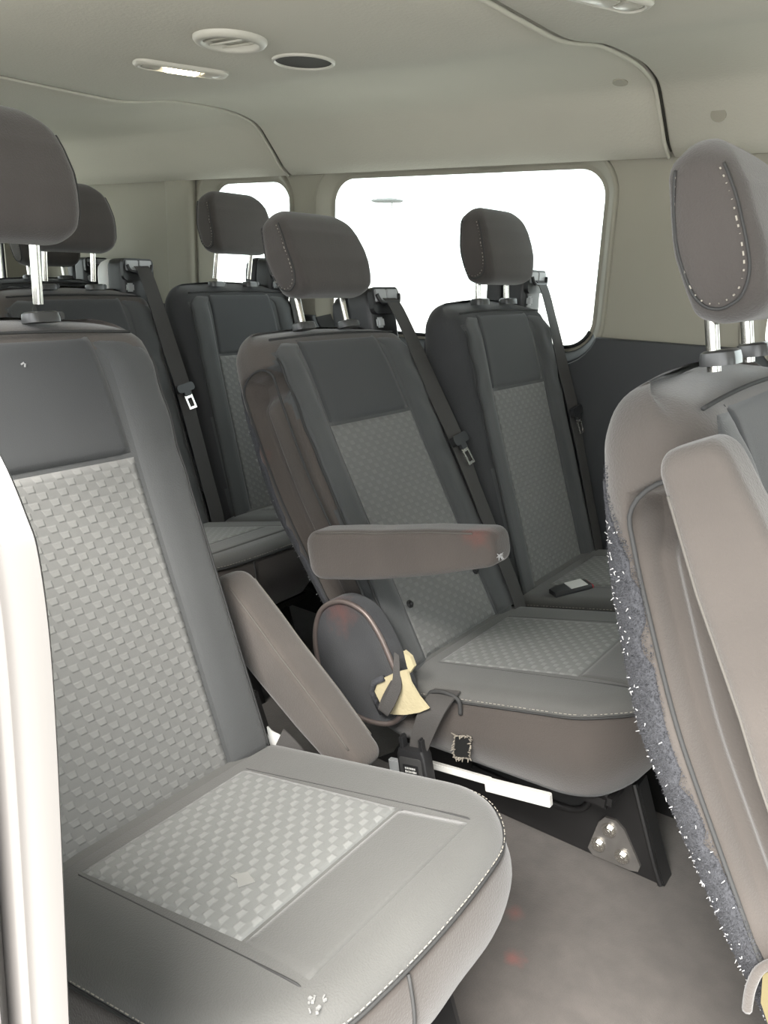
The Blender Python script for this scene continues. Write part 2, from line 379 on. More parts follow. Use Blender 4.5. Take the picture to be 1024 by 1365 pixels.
# ------------------------------------------------------------------ seat: backrest geometry
TV = Vector((-.3773, 0, .9261)); NV = Vector((.9261, 0, .3773)); B0 = Vector((.0666, 0, .4086)); PIV = Vector((0, 0, .42))
HW = [(-.10, .195), (-.03, .214), (.10, .220), (.30, .226), (.50, .227), (.58, .226), (.62, .222)]
TH = [(-.10, .085), (0, .108), (.15, .130), (.35, .150), (.50, .134), (.58, .115), (.62, .098)]
FR = [(-.10, -.02), (-.03, 0), (.4, 0), (.55, .004), (.62, .000), (.66, -.01)]
def wd_(s): return smooth_tab(HW, s)
def th_(s): return smooth_tab(TH, s)
def front_(s, y):
    d = smooth_tab(FR, s); a = abs(y)
    if s > .602: d -= .044*(1-math.sqrt(max(0, 1-min(1, (s-.602)/.046)**2)))
    d += .0022*math.sin(s*70+a*25)*ss(.36, .44, s)*(1-ss(.56, .60, s))*ss(.145, .18, a)
    return d - .010 + .014*ss(.11, .165, a)*(1-ss(.56, .63, s)*.8)
def bp(s, y, d): return B0+TV*s+NV*d+Vector((0, y, 0))-PIV          # in backrest object space (origin at the hinge)
def ring(s, ins_w=0, ins_d=0, lift=0, recess=False):
    wv = wd_(s)-ins_w; T = th_(s); fr0 = smooth_tab(FR, s)
    L = rrect(-wv, wv, fr0-T+ins_d, fr0-ins_d, min(.05, T*.42), 9, 16); out = []
    for y, d in L:
        k = ss(fr0-.06, fr0-.012, d)
        dd = d+k*(front_(s, y)-fr0)*ss(0.0, .02, wv-abs(y)+.004)
        yy = y
        wr_ = .0025*math.sin(s*52+y*9)*ss(.30, .45, s)*ss(.14, .19, abs(y))          # soft wrinkles on the shoulders
        dd += wr_*k
        if recess and y < 0:
            dc = fr0-T*.37; hw = .040
            a = 1-ss(hw-.012, hw+.004, abs(d-dc)); e = ss(.10, .125, s)*(1-ss(.555, .575, s))
            dep = .024-.011*ss(-.018, -.008, d-dc)*(1-ss(.50, .53, s))+.022*ss(.505, .535, s)
            yy = y+a*e*dep
        out.append(bp(s+lift*(1-(y/.23)**2), yy, dd))
    return out
def backrest_mesh(recess):
    secs = []
    for k in range(7):
        q = R(90*k/6); secs.append(ring(-.03-.05*math.cos(q), .035*(1-math.sin(q)), .03*(1-math.sin(q))))
    n = 84
    for k in range(1, n): secs.append(ring(-.03+.632*k/n, 0, 0, .006*ss(.4, .6, -.03+.632*k/n), recess))
    for k in range(1, 12):
        q = R(90*k/11); secs.append(ring(.602+.046*math.sin(q), .058*(1-math.cos(q))**1.2, .044*(1-math.cos(q)), .006+.012*math.sin(q)))
    me = MB().loft(secs).mesh('backrest', M['side'], True)
    me.materials.append(M['cloth'])
    for p in me.polygons:
        c = p.center-(B0-PIV); y = c.y; s = c.dot(TV); d = c.dot(NV)
        if abs(y) < .204 and s < .600 and d > smooth_tab(FR, s)-.022: p.material_index = 1
    return me
def grid_panel(name, y0, y1, s0, s1, m, fn, off=.004, ny=22, ns=36, wob=0):
    V = []; Fc = []; uv = []
    for j in range(-1, ns+2):
        for i in range(-1, ny+2):
            u = min(1, max(0, i/ny)); v = min(1, max(0, j/ns)); y = y0+(y1-y0)*u; s = s0+(s1-s0)*v
            edge = i in (-1, ny+1) or j in (-1, ns+1)
            e = min(u, 1-u)*abs(y1-y0); g = min(v, 1-v)*abs(s1-s0)
            o = -.006 if edge else off*(.25+.75*min(1, min(e, g)/.010))
            V.append(fn(s, y, o)); uv.append((y, s))
    W = ny+3
    for j in range(ns+2):
        for i in range(ny+2): Fc.append((j*W+i, j*W+i+1, (j+1)*W+i+1, (j+1)*W+i))
    return mesh_from(name, V, Fc, m, True, uv)
bfn = lambda s, y, o: bp(s, y, front_(s, y)+o)
def tap(fn, k): return lambda s, y, o: fn(s, y*(1+k*(s-.3)), o)
ME = {}
ME['back_plain'] = backrest_mesh(False); ME['back_recess'] = backrest_mesh(True)
ME['back_dark'] = ME['back_plain'].copy(); ME['back_dark'].materials[0] = M['newcloth']
def recess_rim():
    P = []; sT = [.105+.005*k for k in range(0)]
    mid = lambda s: smooth_tab(FR, s)-th_(s)*.37
    up = [(s_, -.042) for s_ in [.14+.40*k/24 for k in range(25)]]; dn = [(s_, .042) for s_, _ in up[::-1]]
    arc = [(.54+.030*math.sin(R(a)), -.042*math.cos(R(a))) for a in range(15, 180, 15)]
    arc2 = [(.14-.032*math.sin(R(a)), .042*math.cos(R(a))) for a in range(15, 180, 15)]
    for s_, d_ in up+arc+dn+arc2:
        P.append(bp(s_+.004, -wd_(s_)-.0005, mid(s_)+d_))
    return MB().tube(P, .0022, 8, True).mesh('recess_piping', M['piping'], True)
ME['rim'] = recess_rim()
ME['weave_back'] = grid_panel('patterned_panel', -.13, .13, -.015, .443, M['weave'], bfn, .004, 40, 50)
ME['upper'] = grid_panel('upper_panel', -.128, .128, .450, .618, M['panel'], lambda s, y, o: bp(s, y*(1-.35*(s-.45)), front_(s, y)+o), .004, 22, 20)
ME['bolster'] = [grid_panel('side_bolster', sg*.136, sg*.200, -.015, .612, M['cloth'], lambda s, y, o: bp(s, y*(1-.22*ss(.585, .625, s)), front_(s, y*(1-.22*ss(.585, .625, s)))+o), .003, 10, 60) for sg in (-1, 1)]
# stitched seams
mb = MB()
for sg in (-1, 1): mb.tube([bp(-.02+.60*k/40, sg*.2035, front_(-.02+.60*k/40, .2)-.0015) for k in range(41)], .0022, 6)
mb.tube([bp(.621+.006*(1-(y/.2)**2), y, smooth_tab(FR, .621)-.0075) for y in [(-.19+.38*k/30) for k in range(31)]], .0022, 6)
ME['seam'] = mb.mesh('seam_piping', M['piping'], True)
# carpeted back cover, wrapping round onto the sides
def back_cover():
    V = []; Fc = []; ns = 46; idx = None; secs = []
    for j in range(ns+1):
        s = -.055+.638*j/ns; iw = idp = 0
        if s > .602: q = min(1, (s-.602)/.046); c_ = 1-math.sqrt(1-q*q); iw = .058*c_**1.2; idp = .044*c_
        if s < -.03: q = min(1, (-.03-s)/.05); c_ = 1-math.sqrt(1-q*q); iw = .035*c_; idp = .03*c_
        wv = wd_(s)+.0025-iw; T = th_(s)+.0025-idp; f0 = smooth_tab(FR, s)
        L = rrect(-wv, wv, f0-T, f0, min(.052, T*.43), 9, 16)
        wob = .0012*math.sin(s*40)+.001*math.sin(s*97)
        keep = [(y, d) for y, d in L if d < f0-T+.010+.034*(1-ss(.48, .59, s))+wob]
        keep.sort(key=lambda q: math.atan2(q[0], -(q[1]-(f0-T+.06))))
        P = []
        for k in range(30):
            t = k/29*(len(keep)-1); i0 = int(t); i1 = min(i0+1, len(keep)-1); a = t-i0
            P.append((keep[i0][0]*(1-a)+keep[i1][0]*a, keep[i0][1]*(1-a)+keep[i1][1]*a))
        lf = .006*ss(.4, .6, s)
        outer = [bp(s+lf*(1-(y/.23)**2), y, d) for y, d in P]; cen = bp(s, 0, f0-T*.5)
        inner = [p+(cen-p).normalized()*.006 for p in outer]
        secs.append(outer+inner[::-1])
    return MB().loft(secs).mesh('carpeted_back_cover', M['carpet_back'], True)
ME['cover'] = back_cover()
# headrest (object space: origin at post base line, z along the backrest)
HB = bp(.655, 0, -.022)
def headrest_sec(h, ins=0, insd=0):
    t = h/.172
    wv = lerp_tab([(0, .103), (.2, .115), (.5, .120), (.8, .113), (1, .099)], t)-ins
    fr1 = lerp_tab([(0, .058), (.35, .064), (.7, .057), (1, .042)], t)-insd; bk = lerp_tab([(0, -.004), (.4, -.012), (.8, -.008), (1, -.001)], t)+insd
    L = rrect(-wv, wv, bk, fr1, .020, 8, 10)
    return [(d+.006*math.cos(y/.12*1.2)*(1 if d > 0 else .6), y, h) for y, d in L]
def headrest_mesh():
    secs = []
    for k in range(9):
        q = R(90*k/8); secs.append(headrest_sec(.022*(1-math.sin(q)), .024*(1-math.sin(q))+0, .026*(1-math.sin(q))) if k else headrest_sec(.022, .024, .026))
    secs = [headrest_sec(.020*(1-math.sin(R(90*k/8))), .022*(1-math.cos(R(90-90*k/8))), .022*(1-math.cos(R(90-90*k/8)))) for k in range(0)]
    for k in range(9):          # bottom dome
        a = R(90*k/8); secs.append(headrest_sec(.020*(1-math.cos(a)), .022*(1-math.sin(a)), .024*(1-math.sin(a))))
    # bottom dome runs from h=0 outwards
    for k in range(1, 22): secs.append(headrest_sec(.020+.122*k/22))
    for k in range(0, 10):
        a = R(90*k/9); secs.append(headrest_sec(.142+.030*math.sin(a), .040*(1-math.cos(a)), .0195*(1-math.cos(a))))
    # tilt the top: higher at the rear
    secs = [[(x, y, z-.14*x*ss(.07, .16, z)) for x, y, z in q] for q in secs]
    return MB().loft(secs).mesh('headrest_pad', M['head'], True)
ME['headrest'] = headrest_mesh()
def side_y(x, z):
    t = z/.172; return lerp_tab([(0, .103), (.2, .115), (.5, .120), (.8, .113), (1, .099)], t)
def hr_loop(sg, e=0):
    P = []
    raw = [(.043, .139), (.047, .122), (.051, .095), (.0525, .06), (.050, .038), (.041, .022), (.028, .016), (.018, .016), (.008, .022), (.000, .038), (-.0045, .07), (-.003, .105), (.000, .125), (.003, .141)]
    for p in spline([(a*(1-e), 0, .085+(b-.085)*(1-e)) for a, b in raw], 6):
        fx = lerp_tab([(0, .058), (.35, .064), (.7, .057), (1, .042)], p.z/.172); bx = lerp_tab([(0, -.004), (.4, -.012), (.8, -.008), (1, -.001)], p.z/.172)
        c = max(0, .020-min(fx-p.x, p.x-bx)); ro = .020-math.sqrt(max(0, .020**2-c*c))
        q = max(0, (.020-p.z)/.020); rb = .022*(1-math.sqrt(max(0, 1-q*q)))
        tq = min(1, max(0, (p.z-.142)/.030)); rt = .040*(1-math.sqrt(1-tq*tq))
        P.append((p.x+.004*math.cos(1.1), sg*(side_y(p.x, p.z)+.0014-ro-rb-rt), p.z-.14*p.x*ss(.07, .16, p.z)))
    return P
ME['hr_stitch'] = [dashes(MB(), hr_loop(sg, .05), .0048, .0028, .0017).mesh('stitching', M['stitch']) for sg in (-1, 1)]
ME['hr_pipe'] = [MB().tube(hr_loop(sg, -.02), .0015, 6).mesh('side_piping', M['piping'], True) for sg in (-1, 1)]
ME['post'] = MB().cyl((0, 0, -.02), (0, 0, .10), .0065, 18).mesh('headrest_post', M['chrome'], auto=40)
def collar():
    s = []
    for z, e in ((0, 0), (.006, 0), (.012, .001), (.014, .004)):
        s.append([(a, b, z) for a, b in rrect(-.0165+e, .0165-e, -.026+e, .022-e, .0125-e*.5, 6, 1)])
    m = MB().loft(s); m.box((0, .024, .008), (.018, .010, .011), bev=.002); return m.mesh('post_collar', M['guide'], auto=45)
ME['collar'] = collar()

# ------------------------------------------------------------------ seat: cushion geometry
SL = .219
def ctop(x, y=0): return .398+SL*(x-.08)-.010*ss(.43, .52, x)
CW, CX0, CX1 = .228, -.02, .500
def plan(ins, m=14):
    L = rrect(-CW+ins, CW-ins, CX0+ins*.5, CX1-ins, max(.02, .105-ins*.35), 12, m)
    return [(x-.022*(y/CW)**2*ss(.2, .5, x), y) for y, x in L]
def cushion_mesh():
    secs = []
    for k in range(8):
        a = R(90*k/7); ins = .034*(1-math.cos(a)); secs.append([(x, y, ctop(x)-.022+.024*math.sin(a)) for x, y in plan(ins)])
    secs = [[(x, y, z-.0) for x, y, z in q] for q in secs]
    base = secs[-1]; cx = .24
    for t in (.8, .55, .3, .08):
        secs.append([(cx+(x-cx)*t, y*t, ctop(cx+(x-cx)*t)+.0035) for x, y, z in base])
    return MB().loft(secs).mesh('cushion', M['cushion'], True)
def skirt_mesh():
    secs = []
    for t in range(15):
        v = t/14; bul = .015*math.sin(math.pi*v)-.022*v**2.6
        q = []
        for k, (x, y) in enumerate(plan(-bul)):
            zt = ctop(x)-.024; zb = .280+.055*max(0, x-.05)+.02*ss(.42, .5, x)
            wr_ = .0022*math.sin(k*.9+v*3)*v*(1-v)*4*.6
            q.append((x+wr_, y, zt+(zb-zt)*v))
        secs.append(q)
    last = [(x, y, z) for x, y, z in secs[-1]]
    secs.append([(.24+(x-.24)*.9, y*.9, z+.004) for x, y, z in last])
    return MB().loft(secs).mesh('cushion_skirt', M['skirt'], True)
M['cushion'] = mat('cushion_cloth', (.080, .079, .075), .92, var=.15, vscale=6, bump=.3, bscale=500, sheen=.2)
M['skirt'] = streak_mat('worn_skirt_cloth', (.048, .040, .035), .25, (9, 9, 6))
ME['cushion'] = cushion_mesh(); ME['skirt'] = skirt_mesh()
cfn = lambda s, y, o: Vector((s, y, ctop(s)+.0035+o+.0))
ME['weave_cushion'] = grid_panel('patterned_panel', -.128, .128, .100, .357, M['weave_seat'], cfn, .0032, 40, 40)
ME['front_panel'] = grid_panel('front_panel', -.128, .128, .3615, .448, M['cushion'], lambda s, y, o: Vector((s, y*(1+.6*(s-.36)), ctop(s)+.0035+o)), .0012, 22, 14)
mb = MB(); mb2 = MB(); L = plan(-.001, 14); Lp = [(x, y, ctop(x)-.021) for x, y in L]
Lp = [p for p in Lp]; n0 = min(range(len(Lp)), key=lambda i: Lp[i][0]+abs(Lp[i][1])*.001)
Lp = Lp[n0:]+Lp[:n0]; mb.tube(Lp, .0019, 6, True)
dashes(mb2, [(x, y, z+.006) for x, y, z in Lp], .0045, .003, .0011)
for sg in (-1, 1): mb.tube([(.10+.36*k/20, sg*(.133+.012*(k/20)), ctop(.1+.36*k/20)+.0026-.006*ss(.44, .46, .1+.36*k/20)) for k in range(21)], .0013, 6)
fj = [k for k in range(len(plan(0))) if plan(0)[k][0] > .40]; fk = min(fj, key=lambda k: abs(plan(0)[k][1]+.05))
ME['skirt_seam'] = None
def skirt_pt(k, v, off=.001):
    bul = .015*math.sin(math.pi*v)-.022*v**2.6; x, y = plan(-bul-off)[k]
    zt = ctop(x)-.024; zb = .280+.055*max(0, x-.05)+.02*ss(.42, .5, x); return (x+.0015, y, zt+(zb-zt)*v)
ME['skirt_seam'] = MB().tube([skirt_pt(fk, v/12) for v in range(13)], .0018, 6).mesh('skirt_seam', M['piping'], True)
ME['c_seam'] = mb.mesh('seam_piping', M['piping'], True); ME['c_stitch'] = mb2.mesh('stitching', M['stitch'])
ME['tilt_strip'] = MB().loft([[(.015+.07*1*(1-.0)*t, y, ctop(.05)+.0) for t, y in ((0, -.17), (1, -.17), (1, .17), (0, .17))], [(.02+.055*t, y, ctop(.05)+.010) for t, y in ((0, -.165), (1, -.165), (1, .165), (0, .165))]]).mesh('rear_fold', M['cushion'], auto=60)
# ------------------------------------------------------------------ armrest (object space: pivot at origin, length along +x)
def armrest():
    secs = []; Ln = .325
    st = [(-.048+.02*(1-math.cos(R(90*k/8))) - .0, .45+.55*math.sin(R(90*k/8))) for k in range(9)]
    st = [(-.052+.03*(1-math.cos(R(90*k/8))), math.sin(R(10+80*k/8))) for k in range(9)]+[(-.022+(Ln-.01)*k/24, 1) for k in range(1, 24)]+[(-.022+Ln-.01+.02*math.sin(R(90*k/8)), math.cos(R(76*k/8))) for k in range(9)]
    for x, e in st:
        hh = lerp_tab([(-.05, .042), (.05, .042), (.20, .036), (.31, .026)], x)*(.25+.75*e) if x < 0 else lerp_tab([(0, .042), (.05, .042), (.20, .036), (.31, .026)], x)*(.45+.55*e)
        ww = .030*(.4+.6*e); zc = lerp_tab([(-.05, 0), (.1, .002), (.31, .014)], x)
        secs.append([(x, a, zc+b) for a, b in rrect(-ww, ww, -hh, hh, .013, 6, 4)])
    return MB().loft(secs).mesh('armrest', M['side'], True)
ME['armrest'] = armrest()
arm_seams = []
for sg in (-1, 1):
    P = [(x, sg*.0268, lerp_tab([(-.05, 0), (.1, .002), (.31, .014)], x)+lerp_tab([(-.05, .0385), (.05, .0385), (.20, .0325), (.31, .0225)], x)) for x in [-.02+.30*k/30 for k in range(31)]]
    arm_seams.append(MB().tube(P, .0014, 6).mesh('seam_piping', mat('worn_seam', (.085, .078, .07), .9), True))
# ------------------------------------------------------------------ belt guide tower, belt, tongue
def tower_parts():
    # object space: origin at backrest top under tower, x forward (n-like), z up
    s = []
    for z, e in ((-.05, 0), (.03, 0), (.055, .001), (.066, .006), (.071, .016)):
        s.append([(a, b, z) for a, b in rrect(-.048+e*.3, .022-e*.3+(0), -.048+e, .048-e, .016, 6, 2)])
    body = MB().loft(s).mesh('belt_tower', M['black'], auto=40)
    shell = []
    for z, e in ((-.045, 0), (.03, 0), (.050, .002), (.062, .008), (.070, .020)):
        shell.append([(a, b, z) for a, b in rrect(-.092+e, -.044, -.050+e, .050-e, .016, 6, 2)])
    sl = MB().loft(shell); shell = [sl.mesh('rear_shell', M[q], auto=40) for q in ('black', 'palegrey')]
    bez = MB().loft([[(x, a, z) for a, z in rrect(-.049, .049, .014, .070, .013, 6, 1)] for x in (.018, .030)]).mesh('bezel', M['black'], auto=40)
    win = [MB().box((.031, sg*.0215, .052), (.006, .039, .026), bev=.0015).mesh('bezel_window', M['greyplastic']) for sg in (-1, 1)]
    hook = MB().tube(spline([(.036, -.040, .054), (.038, -.035, .042), (.040, -.024, .036), (.040, .024, .036), (.038, .035, .042), (.036, .040, .054)], 6), .0042, 8).mesh('belt_guide_hook', M['black'], True)
    btn = MB().box((.026, -.028, -.004), (.010, .024, .022), bev=.004).mesh('release_button', M['greyplastic'], auto=40)
    return body, shell, bez, win, hook, btn
TW = tower_parts()
def ribbon(path, widths, wdir, name, m, th=.0016):
    """flat strap along a spline path; wdir: list of width directions"""
    n = 8; P = spline(path, n); V = []; Fc = []; K = len(path)-1
    for i, p in enumerate(P):
        t = i/n; k = min(int(t), K-1); a = t-k
        wv = widths[k]*(1-a)+widths[k+1]*a; dv = (Vector(wdir[k])*(1-a)+Vector(wdir[k+1])*a).normalized()
        tg = (P[min(i+1, len(P)-1)]-P[max(i-1, 0)]).normalized(); nm = tg.cross(dv).normalized()
        for sy, sz in ((-1, -1), (1, -1), (1, 1), (-1, 1)): V.append(p+dv*wv/2*sy+nm*th/2*sz)
    for i in range(len(P)-1):
        for k in range(4): Fc.append((i*4+k, i*4+(k+1) % 4, i*4+4+(k+1) % 4, i*4+4+k))
    Fc += [(0, 1, 2, 3), tuple(range(len(V)-4, len(V)))]
    return mesh_from(name, V, Fc, m, False)
def tongue_mesh():
    body = MB().loft([[(x, a, b) for a, b in rrect(-.030, .030, -.011, .011, .009, 5, 1)] for x in (-.005, .006)])
    body.box((.001, .0, -.016), (.008, .026, .014), bev=.002)
    plate = MB()
    for sg in (-1, 1): plate.box((.001, sg*.0105, -.040), (.0028, .0055, .036))
    plate.box((.001, 0, -.056), (.0028, .0265, .006)); plate.box((.001, 0, -.025), (.0028, .0265, .008))
    return body.mesh('belt_tongue', M['black'], auto=40), plate.mesh('tongue_plate', M['chrome'])
ME['tongue'], ME['tplate'] = tongue_mesh()
TY = .200
def belt_mesh():
    path = [bp(.698, TY+.004, -.004), bp(.680, TY+.006, .012), bp(.60, TY+.010, .016), bp(.46, TY+.014, .016), bp(.36, TY+.015, .019), bp(.25, TY+.012, .017), bp(.10, TY+.008, .015), bp(-.01, TY+.006, .012), bp(-.05, TY+.004, .0)]
    wd = [.046]*9
    return ribbon(path, wd, [(0, 1, 0)]*3+[(.15, 1, .1)]*2+[(0, 1, 0)]*4, 'seat_belt', M['web'])
ME['belt'] = belt_mesh()

# ------------------------------------------------------------------ seat assembly
def buckle_meshes():
    s = []
    for z, e in ((-.045, .004), (-.03, 0), (.03, 0), (.042, .003)):
        s.append([(a, b, z) for a, b in rrect(-.011+e*.5, .011-e*.5, -.021+e, .021-e, .006, 5, 1)])
    return MB().loft(s).mesh('buckle', M['black'], auto=40)
ME['buckle'] = buckle_meshes()
def hinge_cover():
    out = [(-.065, .345), (-.083, .40), (-.090, .455), (-.074, .505), (-.03, .532), (.02, .526), (.055, .495), (.088, .445), (.112, .405), (.115, .365), (.09, .33), (.04, .316), (-.025, .322), (-.065, .345)]
    P = spline([(a, 0, b) for a, b in out], 6)[:-1]
    cx, cz = .01, .425
    secs = [[(p.x, -.222, p.z) for p in P], [(p.x, -.250, p.z) for p in P], [(cx+(p.x-cx)*.95, -.258, cz+(p.z-cz)*.95) for p in P], [(cx+(p.x-cx)*.88, -.254, cz+(p.z-cz)*.88) for p in P], [(cx+(p.x-cx)*.5, -.255, cz+(p.z-cz)*.5) for p in P]]
    cov = MB().loft(secs).mesh('recliner_cover', M['hinge'], auto=45)
    rim = MB().tube([(cx+(p.x-cx)*.955, -.256, cz+(p.z-cz)*.955) for p in P], .0048, 8, True).mesh('cover_rim', M['rim'], True)
    return cov, rim
ME['hinge'], ME['hinge_rim'] = hinge_cover()
def leg_meshes():
    """side plate of the pedestal (local y about -.075), with flange and three bolts on a boss"""
    out = [(.518, 0), (.505, .03), (.455, .165), (.40, .175), (.05, .175), (-.02, .03), (-.06, .0)]
    y = -.082; pl = MB().loft([[(a, yy, FL+b+.001) for a, b in out] for yy in (y, y-.006)])
    fl = MB().loft([[(a+da, y+dy, FL+b+.001) for da, dy in ((0, -.006), (.010, -.006), (.010, .03), (0, .03))] for a, b in out[:3]])
    fl.tube([(.522, y-.01, FL+.004), (.508, y-.01, FL+.034), (.458, y-.01, FL+.168)], .005, 8)
    lip = MB().tube(spline([(.16, y-.009, FL+.075), (.25, y-.009, FL+.072), (.335, y-.009, FL+.070), (.375, y-.009, FL+.082), (.388, y-.009, FL+.11), (.378, y-.009, FL+.135)], 6), .006, 8)
    slot = MB().loft([[(a, yy, b+FL) for a, b in rrect(.12, .383, .078, .160, .03, 6, 1)] for yy in (y-.0062, y-.0066)])
    boss = [(.395, .012), (.408, .070), (.418, .084), (.436, .086), (.452, .075), (.486, .020), (.484, .008), (.47, .004), (.405, .002)]
    bo = MB().loft([[(a, yy, FL+b+.002) for a, b in boss] for yy in (y-.006, y-.011)])
    bolts = []
    for bx, bz in ((.428, .066), (.413, .030), (.455, .027)):
        m = MB().cyl((bx, y-.011, FL+bz), (bx, y-.015, FL+bz), .0125, 20).cyl((bx, y-.015, FL+bz), (bx, y-.020, FL+bz), .0085, 6)
        m.cyl((bx, y-.020, FL+bz), (bx, y-.0205, FL+bz), .004, 12); bolts.append(m.mesh('bolt', M['chrome'], auto=40))
    return pl, fl, lip, slot, bo, bolts
LG = leg_meshes()
ME['leg'] = LG[0].mesh('pedestal_plate', M['blackmetal']); ME['leg_fl'] = LG[1].mesh('plate_flange', M['blackmetal'], auto=40); ME['leg_lip'] = LG[2].mesh('slot_lip', M['blackmetal'], True)
ME['leg_slot'] = LG[3].mesh('slot_opening', M['rubber']); ME['leg_boss'] = LG[4].mesh('bolt_boss', mat('worn_steel_boss', (.16, .15, .14), .45, .6, var=.3, vscale=40), auto=40)
ME['leg2'] = MB().loft([[(a, yy, FL+b+.001) for a, b in [(.518, 0), (.505, .03), (.455, .165), (.40, .175), (.05, .175), (-.02, .03), (-.06, .0)]] for yy in (.10, .106)]).mesh('pedestal_plate', M['blackmetal'])
ME['pan'] = MB().box((.23, 0, .292), (.44, .36, .03), bev=.008).mesh('seat_pan', M['blackmetal'], auto=40)
ME['cross'] = MB().cyl((.40, -.08, FL+.12), (.40, .10, FL+.12), .012, 12).mesh('cross_tube', M['blackmetal'], True)
ME['stud'] = MB().cyl((0, 0, 0), (.004, 0, 0), .0075, 14).cyl((.004, 0, 0), (.009, 0, 0), .0055, 14, .003).mesh('stud', M['black'], True)

def make_seat(X, Y, recline=0, label='', recess=None, hr=0, arm=None, tower=True, legs=True, studs=False, hinge=False):
    t = empty('passenger_seat', (X, Y, FL), label, 'seat')
    Z = Vector((0, 0, -FL))
    c = obj('cushion', ME['cushion'], t, Z); obj('patterned_panel', ME['weave_cushion'], c, label='pale woven centre panel'); obj('front_panel', ME['front_panel'], c)
    obj('seam_piping', ME['c_seam'], c); obj('rear_fold', ME['tilt_strip'], c)
    k = obj('cushion_skirt', ME['skirt'], t, Z, label='brownish worn cushion skirt'); obj('stitching', ME['c_stitch'], k, label='pale stitching')
    obj('skirt_seam', ME['skirt_seam'], k)
    rot = (0, -R(recline), 0); at = Z+PIV
    b = obj('backrest', ME['back_recess'] if recess else ME['back_plain' if recess is None else 'back_dark'], t, at, rot)
    obj('patterned_panel', ME['weave_back'], b, label='woven grey panel'); obj('upper_panel', ME['upper'], b)
    for q in ME['bolster']: obj('side_bolster', q, b)
    obj('seam_piping', ME['seam'], b); obj('back_cover', ME['cover'], b, label='fuzzy carpeted rear cover')
    if recess: obj('recess_piping', ME['rim'], b)
    if studs:
        for sy, s in ((-.115, .086), (.122, .084)): obj('stud', ME['stud'], b, bp(s, sy, front_(s, sy)+.0035), (0, -R(22), 0))
    rm = Matrix.Rotation(-R(recline), 3, 'Y')
    h = obj('headrest', ME['headrest'], t, at+rm @ (HB+TV*.030)+Vector((.10*hr, 0, hr)), (0, -R(recline)-R(15), 0))
    for q in ME['hr_stitch']: obj('stitching', q, h, label='pale dashed stitching')['kind'] = 'stuff'
    for q in ME['hr_pipe']: obj('side_piping', q, h)
    for sy in (-.068, .068):
        p = obj('headrest_post', ME['post'], t, at+rm @ (HB+TV*.012+Vector((0, sy, 0)))+Vector((.04*hr, 0, hr*.4)), (0, -R(recline)-R(9 if hr < .03 else -2), 0), 'chrome post')
        obj('post_collar', ME['collar'], t, at+rm @ (bp(.643, sy, -.022))+Vector((0, 0, .012 if 'worn brown' in label else 0)), (0, -R(recline)-R(8), 0))
    if tower:
        tb, sh, bz, wn_, hk, bt = TW
        base = at+rm @ bp(.660, TY, -.040); rz = (0, -R(recline)-R(4), 0)
        tw = obj('belt_tower', tb, t, base, rz); obj('rear_shell', sh[tower == 'pale'], tw, label='pale grey rear shell' if tower == 'pale' else None); obj('bezel', bz, tw)
        for q in wn_: obj('bezel_window', q, tw)
        obj('belt_hook', hk, tw); obj('release_button', bt, tw)
        bl = obj('seat_belt', ME['belt'], t, at+Vector((0, .018 if tower == 'pale' else 0, 0)), (R(1.6) if tower == 'pale' else 0, rot[1], 0))
        tg = obj('belt_tongue', ME['tongue'], bl, bp(.352, TY+.015, .025), (R(8), -R(22), 0)); obj('tongue_plate', ME['tplate'], bl, bp(.352, TY+.015, .025), (R(8), -R(22), 0), 'steel latch plate')
    if arm:
        side, ang, px, pz, py = arm
        a = obj('armrest', ME['armrest'], t, Z+Vector((px, side*py, pz)), (0, -R(ang), 0)); [obj('seam_piping', q, a) for q in arm_seams]
    if hinge:
        q = obj('recliner_cover', ME['hinge'], t, Z); obj('cover_rim', ME['hinge_rim'], q, label='worn shiny rim')
    if legs:
        obj('seat_pan', ME['pan'], t, Z)
        l = obj('pedestal_plate', ME['leg'], t, Z)
        for q in ('leg_fl', 'leg_lip', 'leg_slot', 'leg_boss'): obj(ME[q].name.split('.')[0], ME[q], l)
        for q in LG[5]: obj('bolt', q, l, label='bright steel bolt')
        obj('pedestal_plate', ME['leg2'], t, Z); obj('cross_tube', ME['cross'], t, Z)
    t['group'] = 'passenger seats'; return t

SEATS = {}
SEATS['A'] = make_seat(-.0317, -1.3606, .6, 'grey seat nearest the door frame, armrest hanging down on its far side', hr=.054, arm=(1, -38, -.050, .562, .268), tower=False)
SEATS['B'] = make_seat(0, -.6476, 8.5, 'middle seat with raised armrest, torn yellow foam and bolted black base', True, .014, (-1, 12.5, -.025, .620, .268), studs=True, hinge=True)
SEATS['C'] = make_seat(-.0119, -.163, -3.4, 'dark seat right in front of the large window, beside the seat with raised armrest', False, .0)
SEATS['D'] = make_seat(-.9189, -.6650, -1.7, 'seat behind the near door seat, belt tower with pale rear shell', True, .045, studs=True, tower='pale')
SEATS['E'] = make_seat(-.9048, -.1716, -6.5, 'rear row seat whose raised headrest stands before the small rear window', False, .045)
SEATS['F'] = make_seat(.802, -1.0310, 2.0, 'worn brown seat at the right edge seen from its side, fuzzy carpeted back', True, .006, (-1, 115.5, -.036, .680, .248), tower=False)
SEATS['G'] = make_seat(-1.80, -.17, -2, 'rearmost seat, its low headrest just visible behind the near headrest', False, .0)

# ------------------------------------------------------------------ things peculiar to single seats
def local(o, seat): return o
zf = lambda x, y, z: Vector((x, y, z-FL))
B = SEATS['B']
